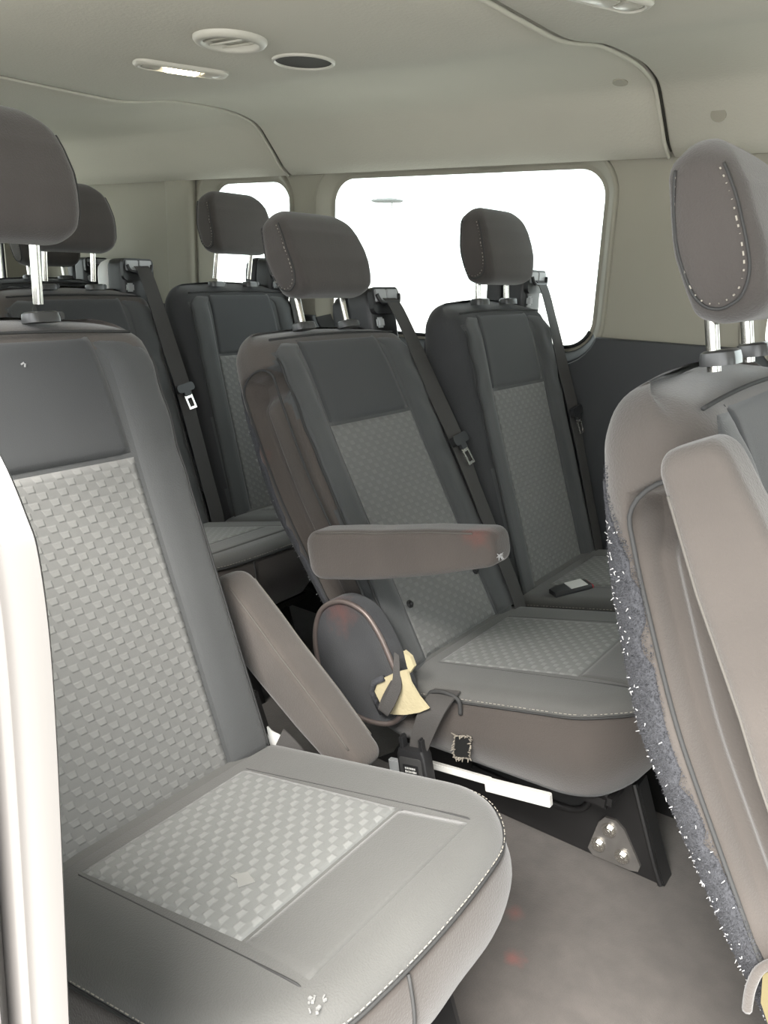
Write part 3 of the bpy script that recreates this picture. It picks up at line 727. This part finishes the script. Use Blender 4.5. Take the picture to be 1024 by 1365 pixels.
# belt buckle on its webbing stub, hanging at the near side of the cushion
wb = ribbon([zf(.175, -.225, .415), zf(.172, -.244, .405), zf(.168, -.262, .385), zf(.158, -.268, .345), zf(.152, -.268, .315)], [.050, .052, .050, .044, .036], [(1, 0, .25)]*5, 'buckle_webbing', M['web'], .003)
obj('buckle_webbing', wb, B, label='short worn grey webbing')
bk = MB()
bk.loft([[(a, b, z) for a, b in rrect(-w_, w_, -.013+e, .013-e, .005, 4, 1)] for z, w_, e in ((-.05, .029, .002), (-.046, .030, 0), (.02, .028, 0), (.030, .024, .001))])
for sg in (-1, 1): bk.box((sg*.0195, 0, .038), (.008, .018, .026), bev=.003)
rk = (0, R(-12), 0); pk = zf(.150, -.272, .288)
bko = obj('buckle', bk.mesh('buckle', M['black'], auto=40), B, pk, rk, 'black belt buckle with printed label')
obj('buckle_plate', MB().loft([[(a, y, b) for a, b in rrect(-.022, .022, -.046, .018, .005, 4, 1)] for y in (-.013, -.0145)]).mesh('buckle_plate', M['guide'], auto=40), bko, label='grey buckle face')
obj('buckle_sticker', MB().box((0, -.0150, -.012), (.030, .001, .036)).mesh('buckle_sticker', M['black']), bko)
gl = MB()
for z in (.000, -.006):
    x = -.011
    while x < .010:
        wl_ = rnd.choice((.0016, .0024, .0030)); gl.box((x+wl_/2, -.0157, z), (wl_, .0004, rnd.choice((.0030, .0038)))); x += wl_+.0014
gl.tube([(.0095*math.cos(a*math.pi/12), -.0157, -.019+.0055*math.sin(a*math.pi/12)) for a in range(24)], .0006, 5, True)
gl.tube([(-.006+.012*k/16, -.0157, -.019+.0018*math.sin(k*1.3)) for k in range(17)], .0005, 5)
obj('sticker_print', gl.mesh('sticker_print', M['palegrey']), bko, label='pale worn lettering above an oval emblem')['kind'] = 'stuff'
obj('buckle_tab', MB().box((-.045, .004, -.012), (.026, .010, .024), bev=.002).mesh('buckle_tab', M['greyplastic'], auto=40), bko, label='grey tab')
# slot in the skirt above the webbing
obj('webbing_slot', MB().tube(spline([zf(.143, -.232, .396), zf(.152, -.235, .408), zf(.178, -.236, .416), zf(.203, -.2365, .411), zf(.209, -.2375, .388)], 6), .0036, 8).mesh('webbing_slot', M['piping'], True), B)
# torn square hole in the skirt
hx, hz = .221, .337
obj('torn_hole', MB().loft([[zf(hx+a, y, hz+b+.3*a) for a, b in rrect(-.014, .014, -.019, .019, .003, 3, 1)] for y in (-.240, -.2462)]).mesh('torn_hole', M['rubber']), B, label='dark torn hole in the skirt')
fr_ = MB()
for k in range(46):
    q = k/46*4; sd_ = int(q); t_ = q-sd_
    a, b = [(-.015+.03*t_, .020), (.015, .020-.04*t_), (.015-.03*t_, -.020), (-.015, -.020+.04*t_)][sd_]
    p_ = zf(hx+a, -.2455, hz+b+.3*a); fr_.cyl(p_, p_+Vector((rnd.uniform(-.006, .006), -.004, rnd.uniform(-.006, .006))), .0016, 4, .0006)
obj('frayed_edge', fr_.mesh('frayed_edge', mat('frayed_thread', (.20, .18, .15), 1)), B)['kind'] = 'stuff'
# white strip under the cushion
obj('seat_strip', MB().box((0, 0, 0), (.118, .012, .022), bev=.0015).mesh('seat_strip', M['whitebar']), B, zf(.306, -.203, .266), (0, R(-10), 0), 'white plastic strip')
obj('seat_strip', MB().box((0, 0, 0), (.120, .010, .012), bev=.0015).mesh('seat_strip', M['whitebar']), B, zf(.196, -.200, .254), (0, R(-8), 0), 'thin white plastic strip')
# torn cover flap with bare foam, and the webbing loop hanging over it
pts = [(.060, .396), (.066, .415), (.083, .428), (.105, .444), (.122, .452), (.134, .436), (.150, .415), (.166, .396), (.150, .384), (.124, .371), (.098, .360), (.074, .354)]
V = []; 
for i_, (a, b) in enumerate(pts):
    bow = -.262-.014*math.sin(math.pi*min(1, max(0, (.46-b)/.10)))+.012*ss(.13, .166, a); V.append((zf(a, bow, b), zf(a, bow-.005, b)))
fl_ = MB().loft([[v[0] for v in V], [v[1] for v in V]])
obj('foam_flap', fl_.mesh('foam_flap', M['foam'], auto=50), B, label='torn beige foam flap')
obj('flap_edge', MB().tube([v[1] for v in V[-1:]+V[:3]], .0055, 8).mesh('flap_edge', M['carpet_back'], True), B, label='dark fuzzy torn edge')
obj('foam_scrap', MB().loft([[zf(a, y, b) for a, b in ((.106, .476), (.120, .470), (.128, .455), (.120, .440), (.114, .452))] for y in (-.250, -.258)]).mesh('foam_scrap', M['foam']), B, label='bright yellow foam scrap')
lp_ = ribbon([zf(.096, -.262, .470), zf(.104, -.272, .448), zf(.110, -.279, .425), zf(.103, -.286, .395), zf(.092, -.288, .372), zf(.086, -.281, .372), zf(.092, -.278, .395), zf(.104, -.275, .425)], [.010, .014, .020, .020, .020, .019, .018, .016], [(1, 0, -.3)]*8, 'webbing_loop', M['web'], .002)
obj('webbing_loop', lp_, B, label='loose black webbing loop')
# lint clinging to carpeted seat backs
def lint(seat, n, recl, name, y=-1, smin=-.05, smax=.55, size=1.0):
    m = MB(); Q = Matrix.Rotation(-R(recl), 3, 'Y')
    for k in range(n):
        s_ = rnd.uniform(smin, smax); T = th_(s_); f0 = smooth_tab(FR, s_)
        d_ = f0-T+abs(rnd.gauss(0, .014))+.002; cr = min(1, max(0, (.04-(d_-(f0-T)))/.04))
        yy = -(wd_(s_)+.003)+.050*(1-math.sqrt(max(0, 1-cr*cr)))
        p_ = Q @ bp(s_, yy, d_)+PIV; p_.z -= FL
        L_ = rnd.uniform(.0012, .004)*size; dr = Vector((rnd.uniform(-1, .6), -rnd.uniform(.2, 1), rnd.uniform(-1, 1))).normalized()
        m.cyl(p_, p_+dr*L_, .0006*size, 4, .0002)
    o_ = obj('lint', m.mesh('lint', M['lint']), seat, label='white lint'); o_['kind'] = 'stuff'
lint(SEATS['F'], 200, 2.0, 'lint'); lint(B, 110, 8.5, 'lint', size=.8)
def fuzz(seat, n, recl):
    V = []; Fc = []; Q = Matrix.Rotation(-R(recl), 3, 'Y')
    for k in range(n):
        s_ = rnd.uniform(-.06, .60); T = th_(s_); f0 = smooth_tab(FR, s_); t_ = rnd.uniform(0, .044)
        cr = min(1, max(0, (.05-t_)/.05)); yy = -(wd_(s_)+.0025)+.050*(1-math.sqrt(max(0, 1-cr*cr)))
        if t_ > .012+.034*(1-ss(.48, .59, s_)): continue
        p_ = Q @ bp(s_, yy, f0-T+t_)+PIV; p_.z -= FL
        nr = Vector((-cr, -math.sqrt(1-cr*cr)-.1, 0))+Vector((rnd.gauss(0, .5), rnd.gauss(0, .4), rnd.gauss(0, .6)))
        L_ = rnd.uniform(.0015, .0042); w_ = Vector((rnd.gauss(0, 1), 0, rnd.gauss(0, 1))).normalized()*.0006; o_ = len(V)
        V += [p_-w_, p_+w_, p_+nr.normalized()*L_]; Fc.append((o_, o_+1, o_+2))
    o_ = obj('carpet_fuzz', mesh_from('carpet_fuzz', V, Fc, M['carpet_back'], False), seat); o_['kind'] = 'stuff'
fuzz(SEATS['F'], 9000, 2.0)
# torn foam at the foot of the right hand seat back
obj('torn_foam', MB().loft([[zf(a, y, b) for a, b in ((-.053, .500), (-.040, .514), (-.036, .49), (-.034, .465), (-.038, .445), (-.050, .47))] for y in (-.222, -.232)]).mesh('torn_foam', M['dimfoam']), SEATS['F'], (-.014, 0, .0), label='bare yellow foam at a tear')
obj('torn_edge', MB().tube(spline([zf(-.060, -.226, .45), zf(-.060, -.230, .48), zf(-.054, -.232, .506), zf(-.036, -.232, .522), zf(-.018, -.230, .515), zf(-.006, -.226, .50)], 6), .0045, 8).mesh('torn_edge', M['side'], True), SEATS['F'], (-.014, 0, .0), label='curled torn cover edge')
# buckle with a red button between the two window side seats
C = SEATS['C']
cb = obj('buckle', ME['buckle'], C, zf(.165, -.165, .421), (0, R(-80), R(232)), 'dark buckle lying on the seat')
obj('buckle_button', MB().box((0, 0, .0425), (.017, .034, .006), bev=.002).mesh('buckle_button', M['red'], auto=40), cb, label='red press button')
obj('buckle_plate', MB().box((.0115, 0, .012), (.002, .034, .040), bev=.0005).mesh('buckle_plate', M['palegrey']), cb, label='pale buckle face')
# hardware between the near seat back and its hanging armrest
A = SEATS['A']
obj('anchor_bracket', MB().box((0, 0, 0), (.018, .012, .13), bev=.003).box((.006, -.004, .03), (.008, .016, .05), bev=.002).mesh('anchor_bracket', M['blackmetal'], auto=40), A, zf(.045, .225, .40), (0, R(-24), 0))
obj('anchor_bolt', MB().cyl((0, -.008, 0), (0, .002, 0), .008, 14).mesh('anchor_bolt', M['chrome'], auto=40), A, zf(.030, .222, .432))
obj('belt_stub', ribbon([zf(.040, .222, .405), zf(.055, .222, .392), zf(.075, .226, .385), zf(.085, .230, .365), zf(.10, .235, .33)], [.03, .03, .034, .036, .036], [(0, .3, 1), (.2, .3, 1), (.5, .3, .8), (.8, .3, .4), (1, 0, .2)], 'belt_stub', M['palegrey'], .003), A, label='pale webbing end')
obj('belt_stub', ribbon([zf(.078, .222, .402), zf(.105, .224, .385), zf(.128, .228, .355), zf(.14, .23, .32)], [.034, .036, .036, .034], [(.3, .3, 1), (.6, .3, .8), (.9, .2, .3), (1, 0, 0)], 'belt_stub', M['web'], .003), A)
# small marks on the near seat
Q_ = Matrix.Rotation(-R(.6), 3, 'Y')
def patch(name, P, m, seat, lab): obj(name, MB().loft([[p for p in P], [p+Vector((0, 0, .0012)) for p in P]]).mesh(name, m), seat, label=lab)
patch('stuck_tag', [Vector((x, y, ctop(x)+.0072-FL)) for x, y in ((.272, -.062), (.285, -.049), (.306, -.058), (.296, -.073), (.285, -.064))], mat('clear_tag', (.22, .22, .21), .35), A, 'small pale tag stuck to the weave')
sf = MB()
for k in range(12):
    x = .466+rnd.gauss(0, .005); y = -.150+rnd.gauss(0, .005)
    sf.box((x, y, ctop(x)-FL+.001), (rnd.uniform(.001, .004), rnd.uniform(.001, .003), .002), Matrix.Rotation(rnd.uniform(0, 3), 3, 'Z'))
obj('scuff', sf.mesh('scuff', mat('scuffed_thread', (.19, .19, .185), 1)), A, label='pale scuffed spot at the cushion corner')['kind'] = 'stuff'
m_ = MB()
for (a, b, c_) in ((.010, .585, .5), (.0125, .5825, 1.4)):
    m_.box(Q_ @ bp(b, a, front_(b, a)+.0050)+PIV-Vector((0, 0, FL)), (.0012, .0045, .0018), Matrix.Rotation(c_, 3, 'X'))
obj('scuff', m_.mesh('scuff', M['lint']), A, label='small white fleck on the upper panel')['kind'] = 'stuff'

# ------------------------------------------------------------------ ceiling fittings
ZC = 1.449
def dome(loc, rz, lab, lit):
    t = empty('dome_light', loc, lab, 'lamp'); t.rotation_euler = (0, 0, rz)
    t['group'] = 'reading lamps in the headliner'
    s_ = [[(a, b, z) for a, b in rrect(-.094+e, .094-e, -.029+e, .029-e, .022, 8, 2)] for z, e in ((.006, 0), (-.004, 0), (-.008, .003), (-.009, .007), (-.005, .010), (-.004, .018))]
    obj('bezel', MB().loft(s_).mesh('bezel', M['headplastic'], auto=40), t)
    ln = obj('lamp_lens', MB().loft([[(a, b, z) for a, b in rrect(-.034+e, .034-e, -.014+e, .014-e, .005, 4, 1)] for z, e in ((-.003, 0), (-.009, .0), (-.011, .003))]).mesh('lamp_lens', M['lens'] if lit else M['lens_off'], auto=40), t, label='glowing warm lens' if lit else None)
    for sg in (-1, 1): obj('lamp_button', MB().loft([[(sg*.060+a, b, z) for a, b in rrect(-.018+e, .018-e, -.016+e, .016-e, .008, 4, 1)] for z, e in ((-.003, 0), (-.0075, .0), (-.009, .003))]).mesh('lamp_button', M['lens_off'], auto=40), t)
    return t
M['headplastic'] = mat('headliner_plastic', (.46, .45, .40), .45)
dome((-.620, -.705, ZC), R(66), 'lit lamp in the ceiling beside the round vent', True)
dome((.262, -.735, ZC), R(66), 'unlit lamp at the top edge, right of the ceiling seam', False)
v = empty('air_vent', (-.372, -.810, ZC), 'round ceiling vent with angled slats above the lit lamp', 'vent')
ring_ = [[(r_*math.cos(a*math.pi/24), r_*math.sin(a*math.pi/24), z) for a in range(48)] for r_, z in ((.064, .003), (.064, -.004), (.060, -.009), (.052, -.011), (.048, -.008), (.046, .002))]
obj('vent_ring', MB().loft(ring_, False, False).mesh('vent_ring', M['headplastic'], True), v)
obj('vent_shade_disc', MB().cyl((0, 0, .003), (0, 0, .0005), .048, 40).mesh('vent_shade_disc', M['dark']), v)  # flat disc, the shade inside the vent put into its dark colour
for yy, wd2, tl in ((-.026, .004, 55), (-.002, .008, 8), (.022, .004, 55)):
    ln = 2*math.sqrt(.047**2-yy**2); obj('slat', MB().box((0, yy, -.005), (ln, wd2, .0025), Matrix.Rotation(R(tl), 3, 'X'), .0008).mesh('slat', M['headplastic']), v)
sp = empty('ceiling_speaker', (-.363, -.630, ZC), 'dark round speaker opening in the ceiling right of the vent', 'speaker')
ring2 = [[(r_*math.cos(a*math.pi/24), r_*math.sin(a*math.pi/24), z) for a in range(48)] for r_, z in ((.060, .004), (.060, -.003), (.057, -.005), (.054, -.004), (.053, .003))]
obj('speaker_rim', MB().loft(ring2, False, False).mesh('speaker_rim', M['headplastic'], True), sp)
obj('speaker_mesh', MB().cyl((0, 0, .002), (0, 0, -.001), .0535, 40).mesh('speaker_mesh', M['dark']), sp, label='dark brown speaker mesh')
for x, y, z, tl in ((.048, -.088, 1.4725, -12), (.235, .0, 1.411, -52)):
    obj('headliner_plug', MB().cyl((0, 0, .002), (0, 0, -.0015), .016, 24).mesh('headliner_plug', M['trim'], auto=40), ceil, (x, y, z), (R(tl), 0, 0))

# ------------------------------------------------------------------ outside: lamp standard beyond the window
t = empty('street_lamp', (-15.4, 20.3, -.73), 'faint street lamp head seen through the large window', 'lamp')
hd = MB().loft([[(a, b, z) for a, b in rrect(-.56*k, .56*k, -.25*k, .25*k, .2*k, 6, 1)] for z, k in ((3.80, .35), (3.82, .85), (3.86, 1), (3.90, .9), (3.94, .4))])
obj('lamp_head', hd.mesh('lamp_head', mat('lamp_head_grey', (.055, .06, .06), .6), auto=40), t)
obj('lamp_pole', MB().cyl((0, .3, 0), (0, .3, 3.9), .05, 12).mesh('lamp_pole', mat('white_paint', (.85, .85, .85), .5), True), t)
obj('lamp_arm', MB().cyl((0, .3, 3.9), (0, .0, 3.9), .03, 10).mesh('lamp_arm', mat('white_arm_paint', (.85, .85, .85), .5), True), t)

# reddish dye stains on the middle seat: armrest tip and the edge of its back
for o_ in B.children:
    if o_.name.startswith('armrest'):
        o_.data = o_.data.copy(); o_.data.materials[0] = streak_mat('stained_armrest_cloth', (.060, .050, .044), .22, (14, 14, 5), [((.285, -.02, .038), .030, (.15, .045, .035), .65)])
        fr2 = MB()
        for k in range(16): fr2.cyl((.316, -.020, .004), Vector((.316, -.020, .004))+Vector((rnd.uniform(-.002, .010), rnd.uniform(-.010, .002), rnd.uniform(-.006, .006))), .0012, 4, .0004)
        obj('frayed_tip', fr2.mesh('frayed_tip', M['lint']), o_, label='white frayed tip')['kind'] = 'stuff'
    if o_.name.startswith('backrest'):
        c_ = Matrix.Rotation(R(8.5), 3, 'Y') @ Vector((-.262, -.225, .318))
        o_.data = o_.data.copy(); o_.data.materials[0] = streak_mat('stained_side_cloth', (.060, .051, .045), .22, (14, 14, 5), [(tuple(c_), .035, (.15, .05, .04), .5)])
